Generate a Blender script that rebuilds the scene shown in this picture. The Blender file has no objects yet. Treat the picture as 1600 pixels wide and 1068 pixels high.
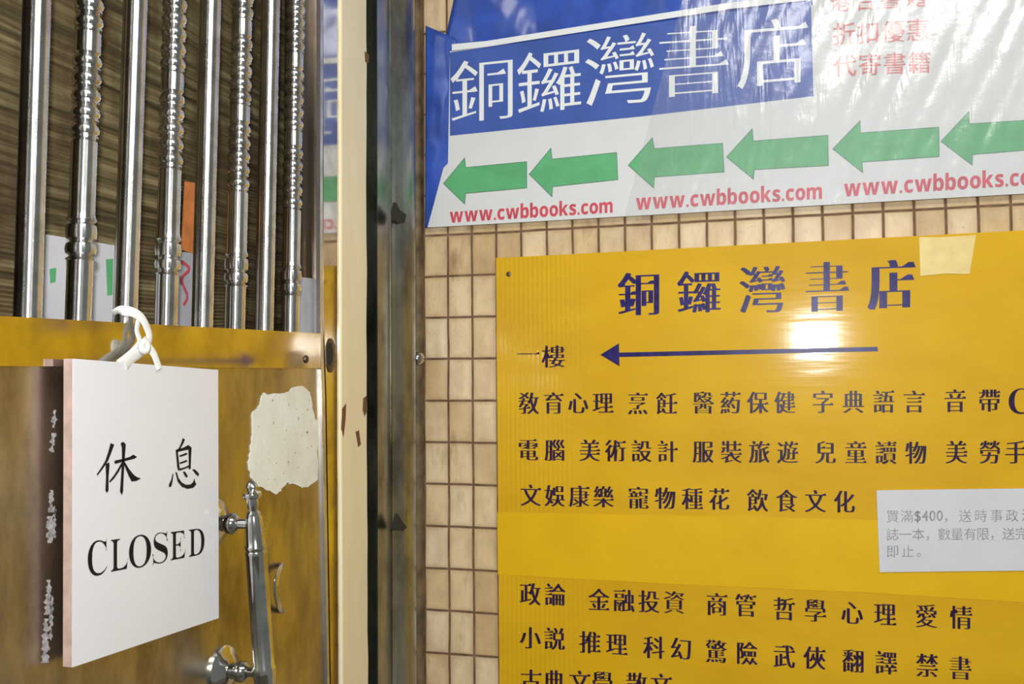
import bpy, bmesh, math, random
from mathutils import Vector, Matrix, noise
random.seed(7)
SC = bpy.context.scene
COL = SC.collection

# ------------------------------------------------------------------ camera
CZ = 1.5                                   # eye height
F = 1570.0                                 # focal length in pixels of a 1600 px wide frame
def _axes(vx, vy, yh):
    n = Vector((vx-800, vy-534, F)).normalized()
    hy = yh-534
    h = Vector((-(F*F+hy*(vy-534))/(vx-800), hy, F)).normalized()
    v = n.cross(h)
    if v.y < 0: v = -v
    return -h, n, -v
EX, EY, EZ = _axes(1275, 600, 640)         # room axes seen from the camera (right, down, forward)
def to_world(c): return Vector((c.dot(EX), c.dot(EY), c.dot(EZ)))
right = to_world(Vector((1,0,0))); up = to_world(Vector((0,-1,0))); back = to_world(Vector((0,0,-1)))
cd = bpy.data.cameras.new('camera'); cam = bpy.data.objects.new('camera', cd); COL.objects.link(cam)
cd.sensor_width = 36; cd.lens = 36*F/1600; cd.clip_start = .02
m = Matrix((right, up, back)).transposed().to_4x4(); m.translation = (0,0,CZ)
cam.matrix_world = m
SC.camera = cam

# ------------------------------------------------------------------ light
SC.view_settings.view_transform = 'Standard'; SC.view_settings.look = 'None'
SC.view_settings.gamma = 1; SC.view_settings.use_curve_mapping = False
SC.view_settings.exposure = 0.30
w = bpy.data.worlds.new('world'); SC.world = w; w.use_nodes = True
w.node_tree.nodes['Background'].inputs[0].default_value = (.62,.66,.62,1)
w.node_tree.nodes['Background'].inputs[1].default_value = .22
def area(name, loc, target, sx, sy, power, color=(1,1,1)):
    l = bpy.data.lights.new(name, 'AREA'); l.shape = 'RECTANGLE'; l.size = sx; l.size_y = sy
    l.energy = power; l.color = color
    o = bpy.data.objects.new(name, l); COL.objects.link(o); o.location = loc
    o.rotation_euler = (Vector(target)-Vector(loc)).to_track_quat('-Z','Y').to_euler()
    return o
area('camera_flash', (0.0,-.03,CZ+.15), (-.1,1.6,CZ+.05), .045, .05, 13.5, (.97,.985,1)).data.shape = 'DISK'
area('ceiling_tube_light', (.35,.1,2.75), (-.1,1.1,1.4), 1.2, .25, 15, (1,.98,.93))

# ------------------------------------------------------------------ places
D = 1.72                                   # tiled wall lies in the plane Y = D
W = .70                                    # gate lies in the plane X = -W
O = Vector((0,0,CZ))
def ray(x, y): return to_world(Vector((x-800, y-534, F)))
def onwall(x, y, off=0.0):
    d = ray(x, y); return O + d*((D-off)/d.y)
def ondoor(x, y, off=0.0):
    d = ray(x, y); return O + d*((-W+off)/d.x)

# ------------------------------------------------------------------ materials
def mat(name, base=(.5,.5,.5), rough=.5, metal=0.0, coat=0.0, coat_rough=.05, spec=.5):
    mt = bpy.data.materials.new(name); mt.use_nodes = True
    p = mt.node_tree.nodes['Principled BSDF']
    p.inputs['Base Color'].default_value = (*base,1); p.inputs['Roughness'].default_value = rough
    p.inputs['Metallic'].default_value = metal; p.inputs['Coat Weight'].default_value = coat
    p.inputs['Coat Roughness'].default_value = coat_rough; p.inputs['Specular IOR Level'].default_value = spec
    return mt
class N:
    def __init__(s, mt): s.t = mt.node_tree; s.p = s.t.nodes['Principled BSDF']
    def n(s, kind, **kw):
        nd = s.t.nodes.new(kind)
        for k, v in kw.items():
            if k.startswith('_'): setattr(nd, k[1:], v)
            else: nd.inputs[k.replace('__',' ')].default_value = v
        return nd
    def l(s, a, b): s.t.links.new(a, b)
    def coords(s, scale=(1,1,1), rot=(0,0,0), loc=(0,0,0)):
        g = s.n('ShaderNodeNewGeometry'); mp = s.n('ShaderNodeMapping')
        mp.inputs['Scale'].default_value = scale; mp.inputs['Rotation'].default_value = rot; mp.inputs['Location'].default_value = loc
        s.l(g.outputs['Position'], mp.inputs['Vector']); return mp.outputs['Vector']
    def noise(s, vec, scale, detail=4, rough=.5, dist=0):
        x = s.n('ShaderNodeTexNoise'); x.inputs['Scale'].default_value = scale; x.inputs['Detail'].default_value = detail
        x.inputs['Roughness'].default_value = rough; x.inputs['Distortion'].default_value = dist
        s.l(vec, x.inputs['Vector']); return x.outputs['Fac']
    def ramp(s, fac, stops):
        r = s.n('ShaderNodeValToRGB'); e = r.color_ramp.elements
        while len(e) < len(stops): e.new(.5)
        for i, (pos, c) in enumerate(stops):
            e[i].position = pos; e[i].color = (*c,1) if len(c) == 3 else c
        s.l(fac, r.inputs['Fac']); return r.outputs['Color']
    def mix(s, fac, a, b, mode='MIX'):
        x = s.n('ShaderNodeMix'); x.data_type = 'RGBA'; x.blend_type = mode
        for sock, v in ((x.inputs[0],fac),(x.inputs[6],a),(x.inputs[7],b)):
            if hasattr(v,'is_linked'): s.l(v, sock)
            elif isinstance(v,(int,float)): sock.default_value = v
            else: sock.default_value = (*v,1)
        return x.outputs[2]
    def bump(s, h, strength, dist=.001, target='Normal'):
        b = s.n('ShaderNodeBump'); b.inputs['Strength'].default_value = strength; b.inputs['Distance'].default_value = dist
        s.l(h, b.inputs['Height']); s.l(b.outputs['Normal'], s.p.inputs[target]); return b
    def math(s, op, a, b=None, c=None):
        x = s.n('ShaderNodeMath'); x.operation = op
        for i, v in enumerate((a,b,c)):
            if v is None: continue
            if hasattr(v,'is_linked'): s.l(v, x.inputs[i])
            else: x.inputs[i].default_value = v
        return x.outputs[0]

# tiles: 47 x 75 mm beige ceramic with brown dirty joints
TX0, TP, TZ0, TQ = -.64128, .046911, CZ-.02532, .0758
def tile_material():
    mt = mat('beige wall tile', rough=.28, coat=.25, coat_rough=.12); q = N(mt)
    g = q.n('ShaderNodeNewGeometry'); sp = q.n('ShaderNodeSeparateXYZ'); q.l(g.outputs['Position'], sp.inputs[0])
    jit = q.noise(q.coords((1,1,1)), 9, 2)
    def joint(ax, o, pitch, wd):
        v = q.math('ADD', sp.outputs[ax], q.math('MULTIPLY', q.math('SUBTRACT', jit, .5), .004))
        u = q.math('DIVIDE', q.math('SUBTRACT', v, o), pitch)
        fr = q.math('FRACT', q.math('ADD', u, 100.5))
        dd = q.math('MULTIPLY', q.math('ABSOLUTE', q.math('SUBTRACT', fr, .5)), pitch)
        return q.math('FLOOR', q.math('ADD', u, 100.0)), dd
    ix, dx = joint(0, TX0, TP, .003); iz, dz = joint(2, TZ0, TQ, .003)
    dm = q.math('MINIMUM', dx, dz)
    mr = q.n('ShaderNodeMapRange'); mr.interpolation_type = 'SMOOTHSTEP'
    q.l(dm, mr.inputs['Value']); mr.inputs['From Min'].default_value = .0008; mr.inputs['From Max'].default_value = .0030
    tile = mr.outputs[0]
    cb = q.n('ShaderNodeCombineXYZ'); q.l(ix, cb.inputs[0]); q.l(iz, cb.inputs[2])
    wn = q.n('ShaderNodeTexWhiteNoise'); q.l(cb.outputs[0], wn.inputs['Vector'])
    c = q.ramp(wn.outputs['Value'], [(0,(.60,.42,.21)),(.35,(.72,.54,.31)),(.75,(.76,.59,.36)),(1,(.79,.64,.42))])
    cloud = q.noise(q.coords((1,1,.6)), 22, 5, .6)
    c = q.mix(q.ramp(cloud, [(.42,(0,0,0)),(.72,(.55,.55,.55))]), c, (.36,.22,.10))
    stain = q.noise(q.coords((1,1,.35), loc=(.3,0,.2)), 14, 4, .65)
    c = q.mix(q.ramp(stain, [(.60,(0,0,0)),(.74,(.8,.8,.8))]), c, (.24,.13,.05))
    speck = q.noise(q.coords(), 160, 3, .6)
    c = q.mix(q.ramp(speck, [(.62,(0,0,0)),(.75,(.4,.4,.4))]), c, (.25,.15,.07))
    edge = q.n('ShaderNodeMapRange'); q.l(dm, edge.inputs['Value']); edge.inputs['From Min'].default_value = .003; edge.inputs['From Max'].default_value = .010
    edge.inputs['To Min'].default_value = .35; edge.inputs['To Max'].default_value = 0
    c = q.mix(edge.outputs[0], c, (.40,.24,.11))
    gn = q.ramp(q.noise(q.coords(), 40, 3), [(.3,(.10,.05,.022)),(.7,(.22,.13,.07))])
    c = q.mix(tile, gn, c); q.l(c, q.p.inputs['Base Color'])
    rr = q.n('ShaderNodeMapRange'); q.l(tile, rr.inputs['Value']); rr.inputs['To Min'].default_value = .85; rr.inputs['To Max'].default_value = .3
    q.l(rr.outputs[0], q.p.inputs['Roughness']); q.l(q.math('MULTIPLY', tile, .25), q.p.inputs['Coat Weight'])
    q.bump(tile, .7, .002); return mt
def steel_material(name, base, rough, bumpy=.0, streak=(1,1,.06), scale=40, dirt=None, dirt_amt=.5, aniso=0.0):
    mt = mat(name, base, rough, 1.0); q = N(mt)
    nz = q.noise(q.coords(streak), scale, 5, .6)
    lo = tuple(b*.62 for b in base)
    c = q.ramp(nz, [(.3,lo),(.62,base)])
    if dirt:
        d = q.noise(q.coords((1,1,.5)), 9, 5, .65)
        c = q.mix(q.ramp(d, [(.5,(0,0,0)),(.78,(dirt_amt,)*3)]), c, dirt)
    q.l(c, q.p.inputs['Base Color'])
    rr = q.n('ShaderNodeMapRange'); q.l(nz, rr.inputs['Value']); rr.inputs['To Min'].default_value = rough*1.5; rr.inputs['To Max'].default_value = rough*.6
    q.l(rr.outputs[0], q.p.inputs['Roughness'])
    if bumpy: q.bump(q.noise(q.coords((1,1,.4)), scale*.35, 3), bumpy, .002)
    if aniso:
        q.p.inputs['Anisotropic'].default_value = aniso
        tg = q.n('ShaderNodeTangent'); tg.direction_type = 'RADIAL'; tg.axis = 'Z'
        q.l(tg.outputs[0], q.p.inputs['Tangent']); q.p.inputs['Anisotropic Rotation'].default_value = .25
    return mt
def board_material():
    mt = mat('yellow corrugated plastic', (.66,.39,.008), .5, coat=.7, coat_rough=.085, spec=.15); q = N(mt)
    cl = q.noise(q.coords((1,1,2.2)), 5, 4, .55)
    c = q.ramp(cl, [(.3,(.62,.345,.003)),(.7,(.71,.42,.005))])
    sm = q.noise(q.coords(), 26, 6, .7)
    c = q.mix(q.ramp(sm, [(.66,(0,0,0)),(.8,(.35,.35,.35))]), c, (.40,.20,.02))
    q.l(c, q.p.inputs['Base Color'])
    g = q.n('ShaderNodeNewGeometry'); sp = q.n('ShaderNodeSeparateXYZ'); q.l(g.outputs['Position'], sp.inputs[0])
    fl = q.math('SINE', q.math('MULTIPLY', sp.outputs[0], 2*math.pi/.0085))
    fade = q.n('ShaderNodeMapRange'); q.l(sp.outputs[0], fade.inputs['Value'])
    fade.inputs['From Min'].default_value = -.36; fade.inputs['From Max'].default_value = -.46   # film cover ends, bare flutes at the left edge
    fade.inputs['To Min'].default_value = .004; fade.inputs['To Max'].default_value = 1.0
    h = q.math('MULTIPLY', fl, fade.outputs[0])
    h = q.math('ADD', h, q.math('MULTIPLY', q.noise(q.coords((.25,1,2.0)), 30, 2), q.math('SUBTRACT', 1.0, q.math('MULTIPLY', fade.outputs[0], .93))))
    b = q.bump(h, .35, .0006); q.l(b.outputs['Normal'], q.p.inputs['Coat Normal']); return mt
def paper_material(name, base, rough=.6, var=.06, scale=30, coat=0.0, bumpy=0.0):
    mt = mat(name, base, rough, coat=coat, coat_rough=.1); q = N(mt)
    nz = q.noise(q.coords(), scale, 4)
    q.l(q.ramp(nz, [(.3,tuple(max(0,b*(1-var)) for b in base)),(.7,tuple(min(1,b*(1+var)) for b in base))]), q.p.inputs['Base Color'])
    if bumpy: q.bump(q.noise(q.coords(), scale*.4, 4), bumpy, .003)
    return mt
M = {}
M['tile'] = tile_material()
M['chrome'] = steel_material('polished chrome tube', (.80,.79,.78), .25, 0, (1,1,1), 30, aniso=1.0)
M['chrome_turned'] = steel_material('turned chrome tube', (.80,.79,.78), .19, 0, (1,1,1), 30, aniso=.95)
M['chrome_plain'] = steel_material('polished chrome fitting', (.72,.71,.68), .12, 0, (1,1,1), 30)
M['rail'] = steel_material('mirror steel rail', (.74,.71,.66), .09, .05, (1,1,1), 14, (.30,.17,.08), .35)
M['panel'] = steel_material('dull brushed steel panel', (.56,.52,.44), .30, .30, (1,1,.4), 20, (.13,.09,.045), .85)
M['jamb'] = steel_material('polished steel jamb', (.76,.73,.68), .07, .03, (1,1,1), 20, (.35,.20,.08), .3)
M['post'] = steel_material('worn steel post', (.46,.47,.43), .30, .18, (1,1,.14), 30, (.03,.035,.028), .9)
M['edge'] = steel_material('scuffed steel edge', (.80,.78,.78), .35, 0, (1,1,.5), 60)
M['channel'] = paper_material('brown painted channel', (.15,.105,.055), .6, .5, 30)
M['channel'].node_tree.nodes['Principled BSDF'].inputs['Specular IOR Level'].default_value = .2
M['dark'] = mat('dark recess', (.02,.018,.014), .8)
M['dark_steel'] = steel_material('dark bronze steel', (.16,.12,.085), .4, 0, (1,1,.1), 40)
M['yellow'] = board_material()
M['yellow_strip'] = paper_material('yellow film patch', (.72,.43,.005), .5, .05, 12, .3)
M['yellow_strip'].node_tree.nodes['Principled BSDF'].inputs['Specular IOR Level'].default_value = .15
M['blue_ink'] = paper_material('dark blue ink', (.026,.018,.12), .3, .4, 90)
M['row_ink'] = paper_material('dark purple ink', (.032,.014,.045), .3, .5, 120)
M['black_ink'] = paper_material('black ink', (.008,.008,.011), .4, .3, 60)
for k_ in ('blue_ink','row_ink','black_ink'): M[k_].node_tree.nodes['Principled BSDF'].inputs['Specular IOR Level'].default_value = .15
M['grey_ink'] = paper_material('faded grey ink', (.27,.27,.29), .6, .35, 150)
M['white'] = paper_material('white printed sheet', (.66,.67,.67), .5, .03, 14)
M['white_ink'] = paper_material('white ink', (.78,.80,.80), .5, .03, 14)
M['blue'] = paper_material('printed blue', (.042,.095,.38), .4, .12, 18)
M['blue_sheet'] = paper_material('blue plastic sheet', (.030,.085,.42), .3, .25, 20, .6, .5)
M['green'] = paper_material('printed green', (.10,.40,.17), .45, .10, 30)
M['green_line'] = paper_material('green outline', (.05,.16,.09), .5, .1, 30)
M['red'] = paper_material('red print', (.58,.055,.085), .5, .15, 60)
M['pink'] = paper_material('film hazed red print', (.60,.16,.15), .5, .2, 60)  # pinkish tone puts the clear film's pale haze into the red ink
M['sign_white'] = paper_material('white sign face', (.70,.70,.72), .35, .02, 6, .3, .08)
M['sign_edge'] = paper_material('pinkish board edge', (.46,.33,.28), .7, .15, 80)
M['ribbon'] = paper_material('white ribbon', (.72,.72,.68), .4, .06, 60)
M['cream'] = None
M['notice'] = paper_material('white notice paper', (.62,.62,.65), .7, .03, 20)
M['tape'] = paper_material('yellowed tape', (.76,.58,.20), .4, .10, 40, .5)
M['peel'] = None
M['blind'] = None
M['lavender'] = paper_material('greyish poster paper', (.42,.43,.47), .6, .12, 30)
M['orange'] = paper_material('orange poster', (.62,.20,.05), .6, .2, 50)
M['floor'] = paper_material('grey floor', (.20,.18,.15), .6, .2, 8)
M['plaster'] = paper_material('dim plaster', (.20,.17,.12), .8, .2, 8)
def cream_material():
    mt = mat('cream painted wood', (.72,.58,.36), .5, coat=.15); q = N(mt)
    c = q.ramp(q.noise(q.coords((1,1,.15)), 35, 4), [(.3,(.85,.72,.46)),(.7,(.90,.79,.53))])
    ch = q.noise(q.coords((1,1,.5), loc=(0,.13,.4)), 26, 3, .6)
    c = q.mix(q.ramp(ch, [(.735,(0,0,0)),(.75,(1,1,1))]), c, (.20,.10,.04))
    q.l(c, q.p.inputs['Base Color']); q.bump(q.noise(q.coords((1,1,.2)), 40, 3), .2, .002); return mt
def peel_material():
    mt = mat('sticker residue', (.70,.68,.58), .8); q = N(mt)
    c = q.ramp(q.noise(q.coords(), 25, 4), [(.3,(.74,.72,.61)),(.7,(.84,.83,.74))])
    sp = q.noise(q.coords(), 150, 2)
    c = q.mix(q.ramp(sp, [(.68,(0,0,0)),(.73,(.9,.9,.9))]), c, (.22,.17,.10))
    q.l(c, q.p.inputs['Base Color']); q.bump(q.noise(q.coords(), 120, 3), .4, .001); return mt
def blind_material():
    mt = mat('brown slatted blind', (.2,.15,.07), .6); q = N(mt)
    sl = q.noise(q.coords((1,2.5,120)), 1.0, 3, .6)
    c = q.ramp(sl, [(.32,(.05,.038,.018)),(.5,(.19,.145,.065)),(.68,(.38,.32,.17))])
    pt = q.noise(q.coords((1,2.2,1)), 7, 4, .6)
    c = q.mix(q.ramp(pt, [(.40,(0,0,0)),(.62,(.75,.75,.75))]), c, (.085,.05,.025))
    q.l(c, q.p.inputs['Base Color']); return mt
M['cream'] = cream_material(); M['peel'] = peel_material(); M['blind'] = blind_material()
def film_material():
    mt = bpy.data.materials.new('clear plastic film'); mt.use_nodes = True; t = mt.node_tree; q = N(mt)
    tr = q.n('ShaderNodeBsdfTransparent'); gl = q.n('ShaderNodeBsdfGlossy'); gl.inputs['Roughness'].default_value = .2
    df = q.n('ShaderNodeBsdfDiffuse'); df.inputs['Color'].default_value = (.85,.86,.88,1)
    v = q.coords((3.0,1,.5), rot=(0,math.radians(-24),0))
    h = q.math('ADD', q.noise(v, 11, 3, .5, .5), q.math('MULTIPLY', q.noise(q.coords((1,1,1)), 30, 3), .25))
    b = q.n('ShaderNodeBump'); b.inputs['Strength'].default_value = .6; b.inputs['Distance'].default_value = .006
    q.l(h, b.inputs['Height']); q.l(b.outputs[0], gl.inputs['Normal'])
    m1 = q.n('ShaderNodeMixShader'); m1.inputs[0].default_value = .07; q.l(tr.outputs[0], m1.inputs[1]); q.l(df.outputs[0], m1.inputs[2])
    m2 = q.n('ShaderNodeMixShader'); m2.inputs[0].default_value = .065; q.l(m1.outputs[0], m2.inputs[1]); q.l(gl.outputs[0], m2.inputs[2])
    q.l(m2.outputs[0], t.nodes['Material Output'].inputs['Surface']); t.nodes.remove(q.p); return mt
M['film'] = film_material()

# ------------------------------------------------------------------ building helpers
def root_loc(o):
    v = Vector((0,0,0))
    while o: v += o.location; o = o.parent
    return v
def obj(name, verts, faces, material, parent=None, smooth=False, loc=None):
    me = bpy.data.meshes.new(name)
    base = root_loc(parent) if parent else Vector((0,0,0))
    l = Vector(loc) if loc is not None else base
    me.from_pydata([Vector(v)-l for v in verts], [], faces); me.update()
    me.materials.append(material)
    if smooth:
        me.polygons.foreach_set('use_smooth', [True]*len(me.polygons))
        me.set_sharp_from_angle(angle=math.radians(40))
    o = bpy.data.objects.new(name, me); COL.objects.link(o)
    if parent: o.parent = parent
    o.location = l-base
    return o
def thing(name, label, cat, loc, group=None):
    o = bpy.data.objects.new(name, None); COL.objects.link(o); o.location = loc; o.empty_display_size = .05
    return tag(o, label, cat, group)
def tag(o, label, cat, group=None):
    o['label'] = label; o['category'] = cat
    if group: o['group'] = group
    return o
def struct(o): o['kind'] = 'structure'; return o
def box_vf(a, b):
    x0,y0,z0 = a; x1,y1,z1 = b
    v = [(x0,y0,z0),(x1,y0,z0),(x1,y1,z0),(x0,y1,z0),(x0,y0,z1),(x1,y0,z1),(x1,y1,z1),(x0,y1,z1)]
    return v, [(0,3,2,1),(4,5,6,7),(0,1,5,4),(1,2,6,5),(2,3,7,6),(3,0,4,7)]
def merge(*vfs):
    V = []; Fc = []
    for v, f in vfs:
        k = len(V); V += list(v); Fc += [tuple(i+k for i in q) for q in f]
    return V, Fc
def slab(front, depth):
    """prism: polygon 'front' (list of Vectors) pushed back along depth vector"""
    n = len(front); V = list(front)+[p+depth for p in front]
    nrm = Vector((0,0,0))
    for i in range(n): nrm += (front[i]-front[0]).cross(front[(i+1)%n]-front[0])
    f = [tuple(range(n)), tuple(range(2*n-1, n-1, -1))]+[(i, i+n, (i+1)%n+n, (i+1)%n) for i in range(n)]
    if nrm.dot(depth) > 0: f = [tuple(reversed(q)) for q in f]
    return V, f
BACKW = Vector((0,1,0)); BACKD = Vector((-1,0,0))
def wslab(px, off, th): return slab([onwall(x,y,off) for x,y in px], BACKW*th)
def dslab(px, off, th): return slab([ondoor(x,y,off) for x,y in px], BACKD*th)
def lathe(p0, p1, prof, seg=20):
    """prof: (t, r) with t metres from p0 towards p1"""
    p0 = Vector(p0); ax = (Vector(p1)-p0).normalized()
    a = ax.orthogonal().normalized(); b = ax.cross(a)
    V = []; Fc = []
    for t, r in prof:
        for k in range(seg):
            an = 2*math.pi*k/seg
            V.append(p0+ax*t+(a*math.cos(an)+b*math.sin(an))*r)
    for i in range(len(prof)-1):
        for k in range(seg):
            k2 = (k+1)%seg
            Fc.append((i*seg+k, i*seg+k2, (i+1)*seg+k2, (i+1)*seg+k))
    Fc.append(tuple(range(seg-1,-1,-1))); Fc.append(tuple((len(prof)-1)*seg+k for k in range(seg)))
    return V, Fc
def smooth_path(pts, n=8):
    P = [Vector(p) for p in pts]; out = []
    for i in range(len(P)-1):
        a = P[max(i-1,0)]; b = P[i]; c = P[i+1]; d = P[min(i+2,len(P)-1)]
        for k in range(n):
            t = k/n
            out.append(.5*((2*b)+(c-a)*t+(2*a-5*b+4*c-d)*t*t+(3*b-a-3*c+d)*t**3))
    out.append(P[-1]); return out
def band(path, half_w, half_t, wide_dir=None, seg=12):
    """elliptic sweep; wide axis lies across the path, thin axis along wide_dir x tangent"""
    V = []; Fc = []; n = len(path)
    for i, p in enumerate(path):
        tn = (path[min(i+1,n-1)]-path[max(i-1,0)]).normalized()
        nrm = wide_dir if wide_dir is not None else Vector((1,0,0))
        a = tn.cross(nrm).normalized(); b = a.cross(tn).normalized()
        hw = half_w(i/(n-1)) if callable(half_w) else half_w
        ht = half_t(i/(n-1)) if callable(half_t) else half_t
        for k in range(seg):
            an = 2*math.pi*k/seg
            V.append(p+a*math.cos(an)*hw+b*math.sin(an)*ht)
    for i in range(n-1):
        for k in range(seg):
            k2 = (k+1)%seg; Fc.append((i*seg+k, i*seg+k2, (i+1)*seg+k2, (i+1)*seg+k))
    Fc.append(tuple(range(seg-1,-1,-1))); Fc.append(tuple((n-1)*seg+k for k in range(seg)))
    return V, Fc

# ------------------------------------------------------------------ lettering
_gc = {}
def outline(ch):
    if ch in _gc: return _gc[ch]
    cu = bpy.data.curves.new('g','FONT'); cu.body = ch; cu.size = 1
    o = bpy.data.objects.new('g', cu); COL.objects.link(o)
    dg = bpy.context.evaluated_depsgraph_get(); dg.update()
    c = o.evaluated_get(dg).to_curve(dg)
    loops = []
    for s in c.splines:
        pts = []; bp = s.bezier_points; n = len(bp)
        for i in range(n):
            a, b = bp[i], bp[(i+1)%n]
            p0, p1, p2, p3 = a.co, a.handle_right, b.co, b.handle_left
            p0, h0, h1, p3 = a.co.xy, a.handle_right.xy, b.handle_left.xy, b.co.xy
            L = (p3-p0).length
            ch_ = p3-p0
            dev = 0 if L < 1e-6 else max(abs((h0-p0).x*ch_.y-(h0-p0).y*ch_.x), abs((h1-p0).x*ch_.y-(h1-p0).y*ch_.x))/L
            k = 1 if dev < .003 else 5
            for j in range(k):
                t = j/k
                pts.append(p0*(1-t)**3+h0*3*t*(1-t)**2+h1*3*t*t*(1-t)+p3*t**3)
        q = []
        for p in pts:
            if not q or (p-q[-1]).length > 1e-4: q.append(p)
        if len(q) > 2 and (q[0]-q[-1]).length < 1e-4: q.pop()
        if len(q) > 2: loops.append(q)
    o.evaluated_get(dg).to_curve_clear()
    bpy.data.objects.remove(o); bpy.data.curves.remove(cu)
    _gc[ch] = loops; return loops
def area2(l): return sum(l[i].x*l[(i+1)%len(l)].y-l[(i+1)%len(l)].x*l[i].y for i in range(len(l)))
def inside(p, l):
    c = False
    for i in range(len(l)):
        a, b = l[i], l[i-1]
        if (a.y > p.y) != (b.y > p.y) and p.x < (b.x-a.x)*(p.y-a.y)/(b.y-a.y)+a.x: c = not c
    return c
_mc = {}
def glyph(ch, dx=0, dy=0, serif=0, bold=0):
    """flat triangles of a character in em units; vertical strokes gain 2*dx, horizontal ones 2*dy;
    serif adds the triangular right-hand terminals of a printed song-style face"""
    key = (ch,dx,dy,serif,bold)
    if key in _mc: return _mc[key]
    loops = outline(ch); cu = bpy.data.curves.new('f','CURVE'); cu.dimensions = '2D'; cu.fill_mode = 'BOTH'
    tri = []; tri_from = None
    for li, l in enumerate(loops):
        depth = sum(inside(l[0], o) for j, o in enumerate(loops) if j != li)
        s = 1 if area2(l) > 0 else -1
        if depth % 2: s = -s            # normals point away from the ink
        n = len(l); nr = []
        for i in range(n):
            e = l[(i+1)%n]-l[i]; L = max(e.length,1e-9); nr.append(Vector((e.y/L*s, -e.x/L*s)))
        new = []
        for i in range(n):
            a, b = nr[i-1], nr[i]
            x = a.x if abs(a.x) > abs(b.x) else b.x; y = a.y if abs(a.y) > abs(b.y) else b.y
            x = math.copysign(max(0,(abs(x)-.25)/.75), x)*dx; y = math.copysign(max(0,(abs(y)-.6)/.4), y)*dy
            new.append(l[i]+Vector((x,y)))
        sp = cu.splines.new('POLY'); sp.points.add(n-1); sp.use_cyclic_u = True
        for i, p in enumerate(new): sp.points[i].co = (p.x,p.y,0,1)
        if serif:
            for i in range(n):
                a, b = new[i], new[(i+1)%n]; e = b-a
                pa, nb = new[i-1]-a, new[(i+2)%n]-b
                if nr[i].x > .8 and e.length < .12 and pa.length > .13 and nb.length > .13 and abs(pa.y) < .15*pa.length and abs(nb.y) < .15*nb.length and pa.x < 0 and nb.x < 0:
                    top, bot = (a, b) if a.y > b.y else (b, a)
                    tri.append([Vector((bot.x+.025*serif/.05, bot.y)), Vector((top.x-.012, top.y+serif)), Vector((top.x-serif*2.1, top.y-.002))])
    o = bpy.data.objects.new('f', cu); COL.objects.link(o)
    dg = bpy.context.evaluated_depsgraph_get(); dg.update()
    me = bpy.data.meshes.new_from_object(o.evaluated_get(dg))
    V = [v.co.xy for v in me.vertices]; Fc = [tuple(p.vertices) for p in me.polygons]
    bpy.data.objects.remove(o); bpy.data.curves.remove(cu); bpy.data.meshes.remove(me)
    V = [Vector((v.x,v.y,0)) for v in V]
    for t in tri:
        k = len(V); V += [Vector((p.x,p.y,1)) for p in t]; Fc.append((k,k+1,k+2))
    if bold:                             # heavier uprights: the same ink again, a little to each side
        V0, F0 = list(V), list(Fc)
        for li, sx in ((2,-bold),(3,bold)):
            k = len(V); V += [Vector((v.x+sx,v.y,v.z*.5+li)) for v in V0]; Fc += [tuple(i+k for i in q) for q in F0]
    _mc[key] = (V, Fc); return V, Fc
def lay(ch, quad, proj, style=(0,0,0), em=True):
    """a character on a surface; quad = picture corners tl,tr,br,bl of its em square (or of its own bounds)"""
    V, Fc = glyph(ch, *style)
    if not V: return [], []
    if em: x0,x1,y0,y1 = 0,1,-.12,.88
    else: x0,x1,y0,y1 = min(v.x for v in V),max(v.x for v in V),min(v.y for v in V),max(v.y for v in V)
    tl,tr,br,bl = [Vector(q) for q in quad]; out = []
    for v in V:
        s = (v.x-x0)/(x1-x0); t = (v.y-y0)/(y1-y0)
        p = (bl*(1-s)+br*s)*(1-t)+(tl*(1-s)+tr*s)*t
        out.append(proj(p.x,p.y,v.z*.00007))
    return out, Fc
def row(text, xa, ya, xb, yb, h, proj, style, wfac=1.0):
    """evenly spaced characters between picture columns xa and xb (ink edges); ya, yb = centre height at both ends; h = em height"""
    n = len(text); wd = h*wfac; ink = .93*wd; sl = (yb-ya)/max(xb-xa,1)
    pitch = (xb-xa-ink)/(n-1) if n > 1 else 0; parts = []
    for i, ch in enumerate(text):
        cx = xa+ink/2+pitch*i; cy = ya+(cx-xa)*sl
        q = [(cx-wd/2, cy-h/2-sl*wd/2),(cx+wd/2, cy-h/2+sl*wd/2),(cx+wd/2, cy+h/2+sl*wd/2),(cx-wd/2, cy+h/2-sl*wd/2)]
        parts.append(lay(ch, q, proj, style))
    return parts
def latin(text, xa, ya, xb, yb, h, proj, style):
    """latin line between picture columns; ya, yb = baseline; h = height of one em"""
    adv = []; x = 0
    for ch in text:
        V, _ = glyph(ch); lo, hi = min(v.x for v in V), max(v.x for v in V)
        adv.append((x-lo, ch)); x += hi-lo+(.10 if ch != '.' else .11)
    tot = x-.10; sx = (xb-xa)/tot; sl = (yb-ya)/(xb-xa); parts = []
    for ox, ch in adv:
        V, Fc = glyph(ch, *style); out = []
        for v in V:
            px = xa+(ox+v.x)*sx; out.append(proj(px, ya+(px-xa)*sl-v.y*h, v.z*.00007))
        parts.append((out, Fc))
    return parts
def wall_print(off): return lambda x, y, lift=0: onwall(x, y, off+lift)
def door_print(off): return lambda x, y, lift=0: ondoor(x, y, off+lift)

# ------------------------------------------------------------------ the place
xe = 1.1
v, f = merge(box_vf((-.98,D,0),(xe,D+.12,2.9)))
struct(obj('wall_right', v, f, M['tile']))
yg = ondoor(-75,500).y
struct(obj('wall_left', *merge(box_vf((-1.06,-.3,0),(-.98,D+.12,2.9)), box_vf((-.98,-.3,0),(-W,yg,2.9))), M['plaster']))
struct(obj('floor', *box_vf((-1.1,-.8,-.05),(1.2,1.9,0)), M['floor']))

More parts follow.
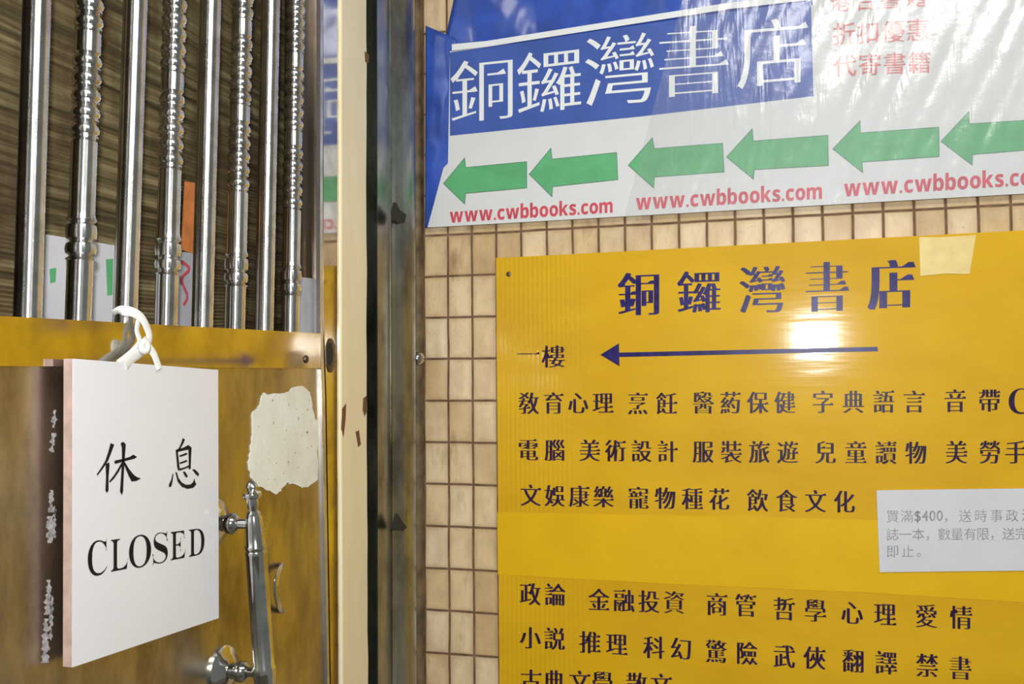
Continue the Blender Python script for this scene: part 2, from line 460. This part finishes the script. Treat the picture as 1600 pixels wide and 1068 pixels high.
# steel post between the wooden post and the tiled wall: ribbed profile run up the wall
def yd(px, off): return ondoor(px, 560, off).y
def bulge(pa, pb, depth, h, k=9):
    y0, y1 = yd(pa, depth), yd(pb, depth)
    return [(-.70+depth+h*math.sin(math.pi*i/k)**1.15, y0+(y1-y0)*i/k) for i in range(k+1)]
post_prof = [(-.725, yd(572,-.025)), (-.722, yd(588,-.022))]+bulge(590,611,-.003,.003)+bulge(612.5,645,-.001,.022,14)+[(-.706, yd(646,-.006)), (-.725, yd(646,-.006))]
n = len(post_prof)
V = [Vector((x,y,0.0)) for x,y in post_prof]+[Vector((x,y,2.9)) for x,y in post_prof]
Fc = [(i,(i+1)%n,(i+1)%n+n,i+n) for i in range(n)]+[tuple(range(n-1,-1,-1)), tuple(range(n,2*n))]
pt = thing('steel_post', 'tall ribbed grey steel post beside the tiled wall', 'post', (-.70,1.6,0))
pm = obj('post_body', V, Fc, M['post'], pt)
bm = bmesh.new(); bm.from_mesh(pm.data); bmesh.ops.recalc_face_normals(bm, faces=bm.faces); bm.to_mesh(pm.data); bm.free()
for px in ([(616,330),(619,316),(625,328),(635,335),(632,348),(623,350),(617,344)], [(614,826),(619,814),(622,802),(627,812),(636,823),(630,829),(618,828)]):
    obj('torn_hole', *dslab(px, .0213, .006), M['dark'], pt)
ych = yd(646,-.006)+.0005
xw = onwall(663,560).x
chv = [(-.725,ych),(-.704,ych),(-.699,ych+.004),(-.699,D-.034),(-.701,D-.032),(-.701,D-.026),(xw-.002,D-.022),(xw,D-.018),(xw,D-.001),(-.725,D-.001)]
cn = len(chv)
obj('edge_channel', [Vector((x,y,0)) for x,y in chv]+[Vector((x,y,2.9)) for x,y in chv], [tuple(reversed((i,(i+1)%cn,(i+1)%cn+cn,i+cn))) for i in range(cn)]+[tuple(range(cn)), tuple(range(2*cn-1,cn-1,-1))], M['channel'], pt)
c = ondoor(649,560,.002)
obj('bolt', *lathe(c, c+Vector((1,-.6,0)), [(-.004,.012),(.012,.012),(.016,.009),(.018,.004)], 12), M['chrome_plain'], pt, True)

# cream wooden post
v, f = [], []
yl, yr = yd(533,0), yd(574,0)
rows_ = 60; V = []; Fc = []
for i in range(rows_+1):
    z = 2.9*i/rows_; j = .0022*noise.noise(Vector((0,3,z*14)))+.002*noise.noise(Vector((5,3,z*40)))
    lean = min(CZ-z,.6)*.010 if z < CZ-.1 else 0
    V += [Vector((-.735,yl+lean,z)), Vector((-.7015,yl+lean,z)), Vector((-.700,yl+.0025+lean,z)), Vector((-.700,yr-.003+j+lean,z)), Vector((-.7015,yr+j+lean,z)), Vector((-.735,yr+j+lean,z))]
    if i:
        a = (i-1)*6
        for k in range(6): Fc.append((a+k, a+(k+1)%6, a+6+(k+1)%6, a+6+k))
Fc += [(5,4,3,2,1,0), tuple(rows_*6+k for k in range(6))]
cp = thing('wooden_post', 'cream painted wooden post with chipped edges between gate jamb and steel post', 'post', (-.70,1.45,0))
obj('post_body', V, Fc, M['cream'], cp)
for px in ([(535,638),(541,630),(540,655),(537,682),(534,670)], [(568,622),(573,618),(574,640),(570,650),(567,640)], [(556,674),(561,672),(564,694),(560,698)], [(570,80),(577,86),(576,98),(571,97)]):
    obj('paint_chip', *dslab(px, .0006, .0012), mat('bare wood chip', (.16,.08,.03), .9), cp)

# polished jamb strip between gate leaf and wooden post
jb = thing('gate_jamb', 'narrow polished steel jamb strip with a latch hole right of the gate', 'door jamb', (-.72,1.36,0))
jl = [ondoor(505.5,-60,-.004), ondoor(506,500,-.004), ondoor(510,620,-.004), ondoor(517,1068,-.004)]
jr = ondoor(533,1068,0).y
obj('jamb_strip', *slab([Vector((-.704,jl[0].y,2.9))]+[Vector((-.704,yl-.0005,2.9)), Vector((-.704,yl-.0005,1.42)), Vector((-.704,yl+.004,.9)), Vector((-.704,yl+.004,0)), Vector((-.704,jl[3].y,0))]+jl[::-1], BACKD*.03), M['jamb'], jb)
cx, cy = 517, 555
ov = [(cx+7.5*math.cos(a)*(1+.12*random.uniform(-1,1)), cy+27*math.sin(a)) for a in [2*math.pi*k/22 for k in range(22)]]
sp_ = obj('strike_plate', *dslab(ov, -.0028, .002), M['dark_steel'], jb)
iv = [(cx-1+4.5*math.cos(a), cy-2+18*math.sin(a)) for a in [2*math.pi*k/16 for k in range(16)]]
obj('latch_hole', *dslab(iv, -.0022, .001), M['dark'], sp_)

# ------------------------------------------------------------------ the gate
gate = thing('metal_gate', 'stainless steel gate with chrome bars above a dull yellowish panel', 'gate', (-W,1.05,0))
YL = yd(-60,0); 
def plank(px, off, th): return dslab(px, off, th)
# lower panel
z0 = .04
pl = [ondoor(-60,566,0), ondoor(500,572,0)]; pb = ondoor(511,1068,0)
q = [pl[0], pl[1], pb, Vector((-W,pb.y,z0)), Vector((-W,pl[0].y,z0))]
obj('lower_panel', *slab(q, BACKD*.03), M['panel'], gate)
# cross rail, slightly proud of the panel
obj('cross_rail', *plank([(-60,490),(501,520.5),(501,575),(-60,571)], .008, .045), M['rail'], gate)
def dome(px, py, off, r, mt, name, par):
    c = ondoor(px,py,off)
    return obj(name, *lathe(c, c+Vector((1,0,0)), [(-.002,r),(.0005,r),(.0022,r*.8),(.003,r*.3)], 14), mt, par, True)
dome(478,561,.008,.006,M['dark_steel'],'rail_rivet',gate)
# bright edge of the leaf
ed = [ondoor(501,-60,.004), ondoor(505,-60,.004), ondoor(504,500,.004), ondoor(508,620,.004), ondoor(515,1068,.004), ondoor(511.5,1068,.004), ondoor(503,620,.004), ondoor(500,500,.004)]
obj('edge_strip', *slab(ed, BACKD*.0065), M['edge'], gate)
# dark stile beside the bars
obj('side_stile', *plank([(473,-60),(502,-60),(501,522),(471,520)], -.02, .03), M['dark_steel'], gate)
# bars
ZT = CZ+.80
XO = -.012
tops = [58,140,212,273,329,379,423,462]; bots = [(43,490),(122,490),(195,495),(259,500),(315.5,508),(366.6,512),(412,516),(453,518)]
RB = .0128
def zbar(y): return ondoor(138,y,XO).z-CZ       # heights read along the first ornate bar
def plain_prof(L): return [(0,RB),(L,RB)]
def ornate_prof(zb, L):
    pr = [(0,RB)]
    def add(z, r):
        t = z-(zb-CZ)
        if 0 < t < L: pr.append((t, r))
    marks = []
    # lower turned collar
    for y in (410,407,404): marks.append((zbar(y), {410:RB,407:RB*1.14,404:RB*.93}[y]))
    for a, b in ((402,381),(379,352)):
        marks += [(zbar(a),RB*.86),(zbar(a-3),RB*1.13),(zbar((a+b)/2),RB*1.2),(zbar(b+3),RB*1.13),(zbar(b),RB*.86)]
    marks += [(zbar(350),RB*1.0),(zbar(347),RB*1.16),(zbar(342),RB*1.05),(zbar(335),RB)]
    # bead groups
    for y0 in (221,50,-121):
        marks.append((zbar(y0+3),RB))
        for k in range(5):
            yc = y0-13.5-27*k
            marks += [(zbar(yc+13),RB*.80),(zbar(yc+11),RB*1.04),(zbar(yc+8.5),RB*1.04),(zbar(yc+7.5),RB*.84),(zbar(yc+4),RB*1.05),(zbar(yc-1),RB*1.14),(zbar(yc-7),RB*1.04),(zbar(yc-12),RB*.82)]
        marks.append((zbar(y0-137),RB))
    marks.sort()
    for z, r in marks: add(z, r)
    pr.append((L,RB)); return pr
for i, (xt, (xb_, yb_)) in enumerate(zip(tops, bots)):
    b = ondoor(xb_, yb_+16, XO); t = ondoor(xt, 0, XO)
    dr = (t-b).normalized(); L = (ZT-b.z)/dr.z
    if i % 2: obj('ornate_bar', *lathe(b, b+dr, ornate_prof(b.z, L), 28), M['chrome_turned'], gate, True)
    else: obj('plain_bar', *lathe(b, b+dr, plain_prof(L), 28), M['chrome'], gate, True)
b0 = ondoor(43,506,XO); 
b = Vector((b0.x, b0.y-.070, b0.z)); obj('ornate_bar', *lathe(b, b+Vector((0,0,1)), ornate_prof(b.z, ZT-b.z), 28), M['chrome_turned'], gate, True)
ya = b.y-.05; yb2 = ondoor(501,0,0).y
obj('top_rail', *box_vf((-W-.037,ya,ZT-.01),(-W+.008,yb2,ZT+.05)), M['rail'], gate)
# peeled sticker residue
pp = [(185,475),(215,484),(250,480),(290,478),(330,465),(340,448),(365,440),(400,435),(430,455),(445,478),(455,505),(459,560),(470,612),(487,640),(491,720),(480,800),(486,880),(490,960),(455,985),(425,1001),(400,1000),(360,985),(320,975),(300,990),(282,1020),(250,1037),(225,1022),(200,1015),(175,1000),(150,992),(128,965),(115,940),(100,880),(108,820),(115,770),(120,720),(125,690),(124,640),(120,600),(127,580),(145,566),(165,545),(168,515),(176,490)]
pv = []
for i in range(len(pp)):
    a, b = pp[i], pp[(i+1)%len(pp)]
    for k in range(3):
        s = k/3; pv.append((360+.281*(a[0]+(b[0]-a[0])*s+random.uniform(-4,4)), 480+.281*(a[1]+(b[1]-a[1])*s+random.uniform(-4,4))))
rs = obj('sticker_residue', *dslab(pv, .0012, .001), M['peel'], gate); rs['label'] = 'torn whitish sticker residue with rust specks'
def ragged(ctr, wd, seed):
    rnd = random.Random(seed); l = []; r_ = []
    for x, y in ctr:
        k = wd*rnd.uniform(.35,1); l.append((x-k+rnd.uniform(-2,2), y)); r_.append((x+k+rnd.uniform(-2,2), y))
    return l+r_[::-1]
M['scuff_reflection'] = paper_material('whitish scuff', (.33,.31,.31), .6, .5, 220)  # whitish scratches that also paint in the hanging sign's pale reflection
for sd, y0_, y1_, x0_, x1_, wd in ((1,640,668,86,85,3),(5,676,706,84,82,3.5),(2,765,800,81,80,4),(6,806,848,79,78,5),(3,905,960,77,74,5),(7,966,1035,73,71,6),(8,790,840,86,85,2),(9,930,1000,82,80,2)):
    n_ = max(6,int((y1_-y0_)/3)); obj('scuff_reflection_mark', *dslab(ragged([(x0_+(x1_-x0_)*i/n_, y0_+(y1_-y0_)*i/n_) for i in range(n_+1)], wd, sd), .0006, .0005), M['scuff_reflection'], gate)
# long pull handle
HO = .055
ht = ondoor(393,757,HO); hb = ondoor(414,1066,HO); ax = (hb-ht).normalized()
u = lambda y: (y-757)/math.cos(.06)*((hb-ht).length/310)
hp = obj('pull_handle', *lathe(ht-ax*.006, hb, [(0,.001),(.003,.005),(.008,.0075),(.013,.0055),(.0145,.0045),(.0155,.0105),(.019,.0115),(.0215,.0105),(.0225,.007),(.030,.0072),(.037,.0055),(.0405,.0085),(.043,.0085),(.0455,.0098),(.060,.0108),(.078,.0118),(.080,.0132),(.083,.0132),(.085,.0118),(.088,.0132),(.090,.0127),((hb-ht).length-.016,.0127),((hb-ht).length-.014,.0142),((hb-ht).length-.008,.0142),((hb-ht).length+.008,.0127),((hb-ht).length+.07,.0108)], 24), M['chrome_plain'], gate, True)
hp['label'] = 'long chrome pull handle with pointed finial'
def rosette(py, ax_px):
    p = ondoor(ax_px, py, HO); c = Vector((-W, p.y-.004, p.z))
    v1 = lathe(c, c+Vector((1,0,0)), [(-.002,.030),(.003,.030),(.006,.027),(.008,.020),(.012,.016),(.014,.010),(.018,.009),(.022,.0125),(.028,.013),(.033,.010),(.036,.0062)], 24)
    v2 = lathe(c+Vector((.03,0,0)), p, [(0,.0062),((p-c).length-.034,.0062)], 14)
    obj('rosette', *merge(v1, v2), M['chrome_plain'], hp, True)
rosette(818,398); rosette(1050,413)
# small crescent pull
pth = smooth_path([ondoor(443,882,.001), ondoor(439,886,.007), ondoor(434,900,.012), ondoor(432,918,.014), ondoor(434,936,.012), ondoor(438,950,.007), ondoor(443,955,.001)], 6)
obj('finger_pull', *band(pth, lambda t: .0030+.0040*math.sin(math.pi*t), .0024, Vector((1,0,0))), M['chrome_plain'], gate, True)

# ------------------------------------------------------------------ behind the bars
XB = -.10
yb0, yb1 = ondoor(-40,300,XB).y, ondoor(512,300,XB).y
nz, ny = 330, 26; zb0, zb1 = CZ-.02, CZ+.78; V = []; Fc = []
for i in range(nz+1):
    for j in range(ny+1):
        z = zb0+(zb1-zb0)*i/nz; y = yb0+(yb1-yb0)*j/ny
        z += .006*noise.noise(Vector((y*9,z*5,0)))
        V.append(Vector((-W+XB+(.0016 if i % 2 else -.0016)+.004*noise.noise(Vector((y*6,z*8,3))), y, z)))
for i in range(nz):
    for j in range(ny):
        a = i*(ny+1)+j; Fc.append((a,a+1,a+ny+2,a+ny+1))
bl = thing('slatted_blind', 'brown slatted blind seen between the chrome gate bars', 'blind', (-W+XB,yb0,CZ))
slats = obj('slats', V, Fc, M['blind'], bl)
so = slats.modifiers.new('thickness','SOLIDIFY'); so.thickness = .0015
obj('head_rail', *box_vf((-W+XB-.02,yb0,zb1-.005),(-W+XB+.015,yb1,zb1+.03)), M['dark_steel'], bl)
def notice(name, px, mt, label, cat='paper'):
    o = obj(name, *dslab(px, XB+.010, .001), mt, None, loc=ondoor(*px[0], XB+.010)); return tag(o, label, cat)
t1 = thing('paper_notice', 'white paper notice with green marks behind the lower left bars', 'notice', ondoor(72,540,XB+.010))
obj('sheet', *dslab([(72,366),(179,383),(176,540),(66,540)], XB+.010, .001), M['notice'], t1)
for px in ([(166,405),(177,404),(176,460),(168,461)], [(78,420),(88,418),(87,440),(79,442)]):
    obj('green_mark', *dslab(px, XB+.0108, .0005), M['green'], t1)
t2 = thing('poster', 'grey and orange poster behind the middle gate bars', 'poster', ondoor(284,540,XB+.010))
obj('sheet', *dslab([(274,392),(330,398),(328,540),(272,540)], XB+.010, .001), M['lavender'], t2)
obj('orange_panel', *dslab([(289,283),(306,286),(303,396),(283,390)], XB+.0108, .0008), M['orange'], t2)
sq = smooth_path([ondoor(x,y,XB+.0112) for x,y in ((284,408),(296,420),(284,436),(293,462),(287,476))], 6)
obj('red_squiggle', *band(sq, .0022, .0004, Vector((1,0,0)), 8), M['red'], t2)
tag(obj('paper_sheet', *dslab([(466,432),(497,436),(496,530),(464,530)], -.0185, .001), M['lavender'], None, loc=ondoor(466,530,-.0185)), 'plain grey sheet at the right end of the gate bars', 'paper')

# ------------------------------------------------------------------ hanging CLOSED sign
SO = .024; TH = .010
cs = thing('closed_sign', 'white CLOSED sign with black characters hanging on the gate', 'sign', ondoor(113,1042,SO))
q = [(113,560),(340,577.5),(341,965),(112,1042)]
fr = [ondoor(x,y,SO) for x,y in q]
obj('sign_board', *slab(fr, BACKD*TH), M['sign_edge'], cs)
obj('face_sheet', *slab([p+Vector((.0008,0,0)) for p in fr], BACKD*.0006), M['sign_white'], cs)
P = door_print(SO+.0012)
def poly_print(polys, ox, oy, s, proj):
    V = []; Fc = []
    for pl_ in polys:
        k = len(V); V += [proj(ox+s*x, oy+s*y) for x,y in pl_]; Fc.append(tuple(range(k,k+len(pl_))))
    return V, Fc
xiu = [[(278,198),(300,207),(284,250),(265,300),(232,350),(200,392),(195,385),(225,340),(248,300),(264,250)],
  [(248,322),(270,312),(272,330),(266,400),(266,480),(256,495),(247,480),(251,400)],
  [(303,302),(350,292),(395,279),(413,266),(436,280),(420,291),(360,306),(306,322),(300,312)],
  [(338,198),(354,190),(369,205),(362,300),(356,400),(353,485),(345,509),(334,486),(340,400),(346,300),(345,225)],
  [(344,312),(352,322),(325,372),(300,408),(275,433),(269,426),(298,390),(322,352)],
  [(357,300),(368,318),(388,352),(415,385),(435,400),(459,409),(430,424),(404,427),(388,398),(370,355),(355,318)]]
xi = [[(708,168),(722,176),(712,200),(696,228),(674,252),(670,246),(688,222),(700,195)],
  [(666,236),(678,240),(684,290),(691,352),(681,364),(675,340)],
  [(672,236),(710,226),(742,209),(761,224),(758,290),(756,352),(744,354),(744,290),(742,237),(715,242),(680,250)],
  [(688,271),(715,262),(728,255),(739,263),(720,272),(690,281)], [(690,313),(716,304),(729,298),(739,306),(720,314),(691,323)],
  [(684,351),(720,342),(744,330),(756,337),(725,350),(690,363)],
  [(648,378),(653,386),(648,425),(641,455),(628,463),(625,446),(640,415)],
  [(664,369),(674,373),(683,405),(702,432),(727,446),(755,444),(770,430),(778,408),(782,428),(790,443),(772,464),(738,471),(704,459),(678,428)],
  [(709,369),(720,366),(733,384),(739,398),(728,404),(718,388)], [(764,354),(780,354),(800,372),(806,384),(801,396),(786,384)]]
obj('chinese_character', *poly_print(xiu,100,640,.262,P), M['black_ink'], cs)
obj('chinese_character', *poly_print(xi,100,640,.262,P), M['black_ink'], cs)
L_ = []
def ct(x): return 792+(x-150)*(702-792)/690
def cb(x): return 990+(x-150)*(858-990)/690
for ch, x0, x1, o in (('\U0001D402',142,258,8),('\U0001D40B',280,384,0),('\U0001D40E',388,520,8),('\U0001D412',527,620,6),('\U0001D404',636,726,0),('\U0001D403',745,838,0)):
    q = [(100+.262*x, 640+.262*y) for x,y in ((x0,ct(x0)-o),(x1,ct(x1)-o),(x1,cb(x1)+o),(x0,cb(x0)+o))]
    L_.append(lay(ch, q, P, (-.030,-.007,0) if ch == '\U0001D412' else (-.022,-.003,0), em=False))
obj('word_lettering', *merge(*L_), M['black_ink'], cs)
def rb(pts, hw=.0042): return band(smooth_path([ondoor(x,y,o) for x,y,o in pts], 8), hw, .0011, Vector((1,0,0)), 10)
RBN = merge(rb([(176,488,-.006),(190,485,.004),(206,487,.012),(221,496,.016),(231,515,.018),(233,530,.019),(224,546,.021),(209,558,.023),(196,571,.0255)], .0052),
            rb([(217,498,.014),(214,516,.015),(218,534,.018),(207,549,.018),(184,568,.016)], .0038),
            rb([(224,528,.020),(232,541,.022),(241,554,.024),(249,576,.0262)], .0050))
rbo = obj('hanging_ribbon', *RBN, M['ribbon'], cs, True)
kn = [ondoor(226,541,.026)+Vector((.001*math.cos(2*math.pi*k/16), .0035*math.cos(2*math.pi*k/16), .0045*math.sin(2*math.pi*k/16))) for k in range(17)]
obj('knot', *band(kn, .0042, .003, Vector((1,0,0)), 10), M['ribbon'], rbo, True)

# ------------------------------------------------------------------ yellow directory board
YO = .014
yb_ = thing('directory_board', 'large yellow directory board with dark blue Chinese text on the tiled wall', 'sign', onwall(780,1100,YO))
obj('board_panel', *wslab([(775,403),(1668,356),(1673,1194),(781,1140)], YO, .012), M['yellow'], yb_)
obj('pale_strip', *wslab([(777,800),(1100,806),(1668,819.5),(1668,944.5),(1350,925),(1050,912),(778,897)], YO+.0006, .0006), M['yellow_strip'], yb_)
c = onwall(795,428,YO); obj('nail_head', *lathe(c, c+Vector((0,-1,0)), [(-.002,.0045),(.0012,.0045),(.002,.003)], 12), M['dark_steel'], yb_, True)
P = wall_print(YO+.0004)
P2 = wall_print(YO+.0010)
TS = (.019,-.019,.075); DS = (.009,-.012,.05)
for ch, x0, x1, y0, y1, st in (('銅',965,1030,425.5,492.5,(.004,-.018,.05,.026)),('鑼',1058,1126,423,488,(.002,-.012,.03,.018)),('灣',1155,1227,416,488,(.002,-.010,.03,.018)),('書',1259,1327,409,486,(.004,-.018,.06,.032)),('店',1355,1431,406,483,(.006,-.024,.085,.042))):
    obj('shop_name_character', *lay(ch, [(x0,y0+1.2),(x1,y0-1.2),(x1,y1-1.2),(x0,y1+1.2)], P, st, em=False), M['blue_ink'], yb_)
RS = (.004,-.012,.05,.017)
obj('floor_lettering', *merge(*row('一', 808,553,843,553,37,P,(0,-.022,.07)), *row('樓',847,557,883,556,38,P,RS)), M['row_ink'], yb_)
obj('direction_arrow', *merge(*[( [P(x,y) for x,y in pl_], [tuple(range(len(pl_)))]) for pl_ in ([(938,554),(967,536),(967.5,551),(967.5,557),(968,572)], [(967.5,550.5),(1371,541.5),(1372,548.5),(967.5,557.5)])]), M['blue_ink'], yb_)
rows = [
 [('敎育心理',811,629.5,957,629),('烹飪',981,630,1057,630),('醫葯保健',1083,629,1242,628),('字典語言',1270,627.5,1444,627),('音帶',1476,626,1562,625)],
 [('電腦',810,702,882,703),('美術設計',906,703,1058,705),('服裝旅遊',1083,705,1246,706),('兒童讀物',1274,706,1447,707),('美勞',1478,706,1563,706),('手工',1571,706,1654,706)],
 [('文娛康樂',814,773,958,776),('寵物種花',982,777,1139,779.5),('飲食文化',1168,781,1335,783.5)],
 [('政論',813,927,883,929),('金融投資',920,936,1069,941),('商管',1104,943,1181,946),('哲學',1209,950,1290,954),('心理',1315,956,1399,960),('愛情',1431,961,1518,965)],
 [('小説',813,995,882,998),('推理',906,1002,979,1007),('科幻',1006,1010,1080,1014),('驚險',1103,1016,1183,1021),('武俠',1209,1024,1289,1028),('翻',1317,1031,1352,1033),('譯',1368,1034,1404,1036),('禁',1432,1038,1468,1040),('書',1484,1042,1520,1044)],
 [('古典',814,1062,881,1064),('文學',890,1064,957,1066),('散',979,1067,1013,1068),('文',1017,1069,1050,1070)]]
for ri, r in enumerate(rows):
    for text, xa, ya, xb, yb in r:
        pr = row(text, xa, ya, xb, yb, 36.8+(xa-800)*.0035+(1.0 if ri > 2 else 0), P, (.003,-.014,.055,.025), .885)
        obj('category_lettering', *merge(*pr), M['row_ink'], yb_)
    if ri == 0: obj('category_lettering', *lay('\U0001D402', [(1576,607),(1612,606),(1612,646),(1576,647)], P, (-.01,-.004,0), em=False), M['row_ink'], yb_)
# tape and price notice stuck on the board
tag(obj('adhesive_tape', *wslab([(1436,370),(1470,370.5),(1525,367),(1515,428),(1478,427),(1438,431)], YO+.0012, .0008), M['tape'], None, loc=onwall(1480,430,YO)), 'pale yellowed tape piece at the top of the yellow board', 'tape')
pn = thing('price_notice', 'small white paper notice with grey text stuck on the yellow board', 'notice', onwall(1480,892,YO))
obj('sheet', *wslab([(1369.5,766),(1372,765.5),(1656,762),(1656,890.5),(1500,892),(1374.5,893.5)], YO+.003, .0022), M['notice'], pn)
P3 = wall_print(YO+.0034); GS = (-.006,-.008,0)
obj('notice_lettering', *merge(*row('買滿',1385,806,1427,806,21,P3,GS), *latin('$400',1429,813.5,1473,813,23,P3,(.006,.004,0)), *row('，送時事政治雜',1474,806,1640,804,21,P3,GS)), M['grey_ink'], pn)
obj('notice_lettering', *merge(*row('誌一本，數量有限，送完',1385,834.5,1606,833,21,P3,GS)), M['grey_ink'], pn)
obj('notice_lettering', *merge(*row('即止。',1385,861,1452,860.5,21,P3,GS)), M['grey_ink'], pn)

# ------------------------------------------------------------------ blue and white shop banner above
BO = .012
bn = thing('shop_banner', 'blue and white shop banner with green arrows above the yellow board', 'sign', onwall(690,353,BO))
def rough_sheet(px_grid, off_fn, mt, name, par):
    nr, nc = len(px_grid), len(px_grid[0]); V = []; Fc = []
    for i in range(nr):
        for j in range(nc): x, y = px_grid[i][j]; V.append(onwall(x, y, off_fn(i/(nr-1), j/(nc-1), x, y)))
    for i in range(nr-1):
        for j in range(nc-1): a = i*nc+j; Fc.append((a,a+nc,a+nc+1,a+1))
    o = obj(name, V, Fc, mt, par, True); s = o.modifiers.new('thickness','SOLIDIFY'); s.thickness = .0006; s.offset = -1; return o
def lerp(a, b, t): return a+(b-a)*t
def quad_grid(tl, tr, br, bl, nr, nc):
    g = []
    for i in range(nr+1):
        t = i/nr; r = []
        for j in range(nc+1):
            s = j/nc; r.append((lerp(lerp(tl[0],tr[0],s),lerp(bl[0],br[0],s),t), lerp(lerp(tl[1],tr[1],s),lerp(bl[1],br[1],s),t)))
        g.append(r)
    return g
def crump(i, j, x, y):
    return .0055+.0025*noise.noise(Vector((x*.02,y*.012,0)))+.0012*noise.noise(Vector((x*.06,y*.03,4)))
o = rough_sheet(quad_grid((665,40),(712,60),(700,352),(664,356),40,14), lambda i,j,x,y: crump(i,j,x,y)+.004, M['blue_sheet'], 'folded_edge', bn)
o['label'] = 'crumpled blue plastic folded at the left edge'
o = rough_sheet(quad_grid((722,-60),(1275,-130),(1272,12),(690,86),24,70), lambda i,j,x,y: crump(i,j,x,y)+.002, M['blue_sheet'], 'blue_backing', bn)
obj('printed_sheet', *wslab([(703,80),(1270,8),(1270,-75),(1640,-120),(1640,300),(690,354),(668,355),(693,262),(700,255)], BO, .003), M['white'], bn)
P = wall_print(BO+.0005)
def flat(px, off): return [onwall(x,y,off) for x,y in px], [tuple(range(len(px)))]
obj('blue_heading_field', *flat([(703,82),(1140,18),(1267,2),(1271,150),(1000,182),(703,212)], BO+.0004), M['blue'], bn)
obj('white_line', *flat([(706,69),(760,64),(1140,4),(1262,-10),(1262,0),(1140,14),(760,73),(706,79)], BO+.0035), M['white_ink'], bn)
P = wall_print(BO+.0009)
for ch, tl, tr, br, bl in (('銅',(704,97),(801,87),(801,184),(704,194)),('鑼',(808,84),(908,72),(908,168),(808,180)),('灣',(914,60),(1022,49),(1022,158),(914,167)),('書',(1030,44),(1139,37),(1139,144),(1030,153)),('店',(1152,34),(1263,25),(1263,130),(1152,140))):
    obj('shop_name_character', *lay(ch, [tl,tr,br,bl], P, (.002,-.017 if ch in '銅書店' else -.009,.05 if ch in '銅書店' else .03), em=False), M['white_ink'], bn)
P4 = BO+.0006
arrows = [
 [(693.5,286.5),(725.7,247.7),(727,262),(822.5,252.8),(822.5,293),(727,301.6),(725.7,317.5)],
 [(827.5,272),(860.5,232.5),(862,249),(963,238.6),(965,280),(863,291),(862,306)],
 [(982.5,258),(1019,216),(1022,232.5),(1128.5,224),(1131,268),(1022,276),(1021,292.5)],
 [(1136,245),(1175,202),(1176.6,220.7),(1293,211.6),(1294,258),(1178,264.5),(1177,279)],
 [(1302,232.5),(1343.4,189.4),(1344,208),(1466.5,199),(1467,244),(1346.5,252.7),(1347.5,268.6)],
 [(1471,220.7),(1513.6,175),(1514,193.8),(1636,186),(1637,231),(1519,241),(1518.7,257)]]
for a in arrows:
    cx = sum(p[0] for p in a)/7; cy = sum(p[1] for p in a)/7
    ao = obj('green_arrow', *flat(a, P4+.0003), M['green'], bn)
    big = []
    for i in range(7):
        p = Vector(a[i]); e1 = (p-Vector(a[i-1])).normalized(); e2 = (Vector(a[(i+1)%7])-p).normalized()
        n1 = Vector((e1.y,-e1.x)); n2 = Vector((e2.y,-e2.x)); m_ = n1+n2; m_ = m_/max(.35,m_.length_squared)*2
        big.append(p-m_*(-.9) if True else p)
    V = []; Fc = []
    ring = [onwall(*b,P4) for b in big]+[onwall(*p,P4+.0001) for p in a]
    obj('arrow_outline', ring, [(i,(i+1)%7,(i+1)%7+7,i+7) for i in range(7)], M['green_line'], ao)
UR = (.004,.008,0,.006)
WWW = ''.join(chr(0x1D5EE+ord(c_)-97) if c_ != '.' else c_ for c_ in 'www.cwbbooks.com')
obj('web_address', *merge(*latin(WWW, 703,347.5,957,331.5,30,wall_print(P4),UR)), M['red'], bn)
obj('web_address', *merge(*latin(WWW, 994,327.5,1284,310,33,wall_print(P4),UR)), M['red'], bn)
obj('web_address', *merge(*latin(WWW, 1319,306.5,1640,286.5,35,wall_print(P4),UR)), M['red'], bn)
RP = (0,0,.03,.010)
obj('service_lettering', *merge(*row('港台書籍',1297,4,1447,-5,33,wall_print(P4),RP)), M['pink'], bn)
obj('service_lettering', *merge(*row('折扣優惠',1302,53.5,1451,46,37,wall_print(P4),RP)), M['pink'], bn)
obj('service_lettering', *merge(*row('代寄書籍',1303,103,1454,96,37,wall_print(P4),RP)), M['pink'], bn)
# clear film wrapped round the right part
def filmoff(i, j, x, y):
    u = x*.94-y*.34*-1; s = (x+.45*y)
    r = .0016*abs(noise.noise(Vector((s*.022,y*.004,1))))*2+.0012*noise.noise(Vector((s*.05,y*.008,7)))
    return BO+.0035+r
fo = rough_sheet(quad_grid((1085,-70),(1640,-140),(1640,299),(975,339),70,150), filmoff, M['film'], 'plastic_film', bn)
fo.modifiers.clear(); fo['label'] = 'wrinkled clear plastic film over the right half'
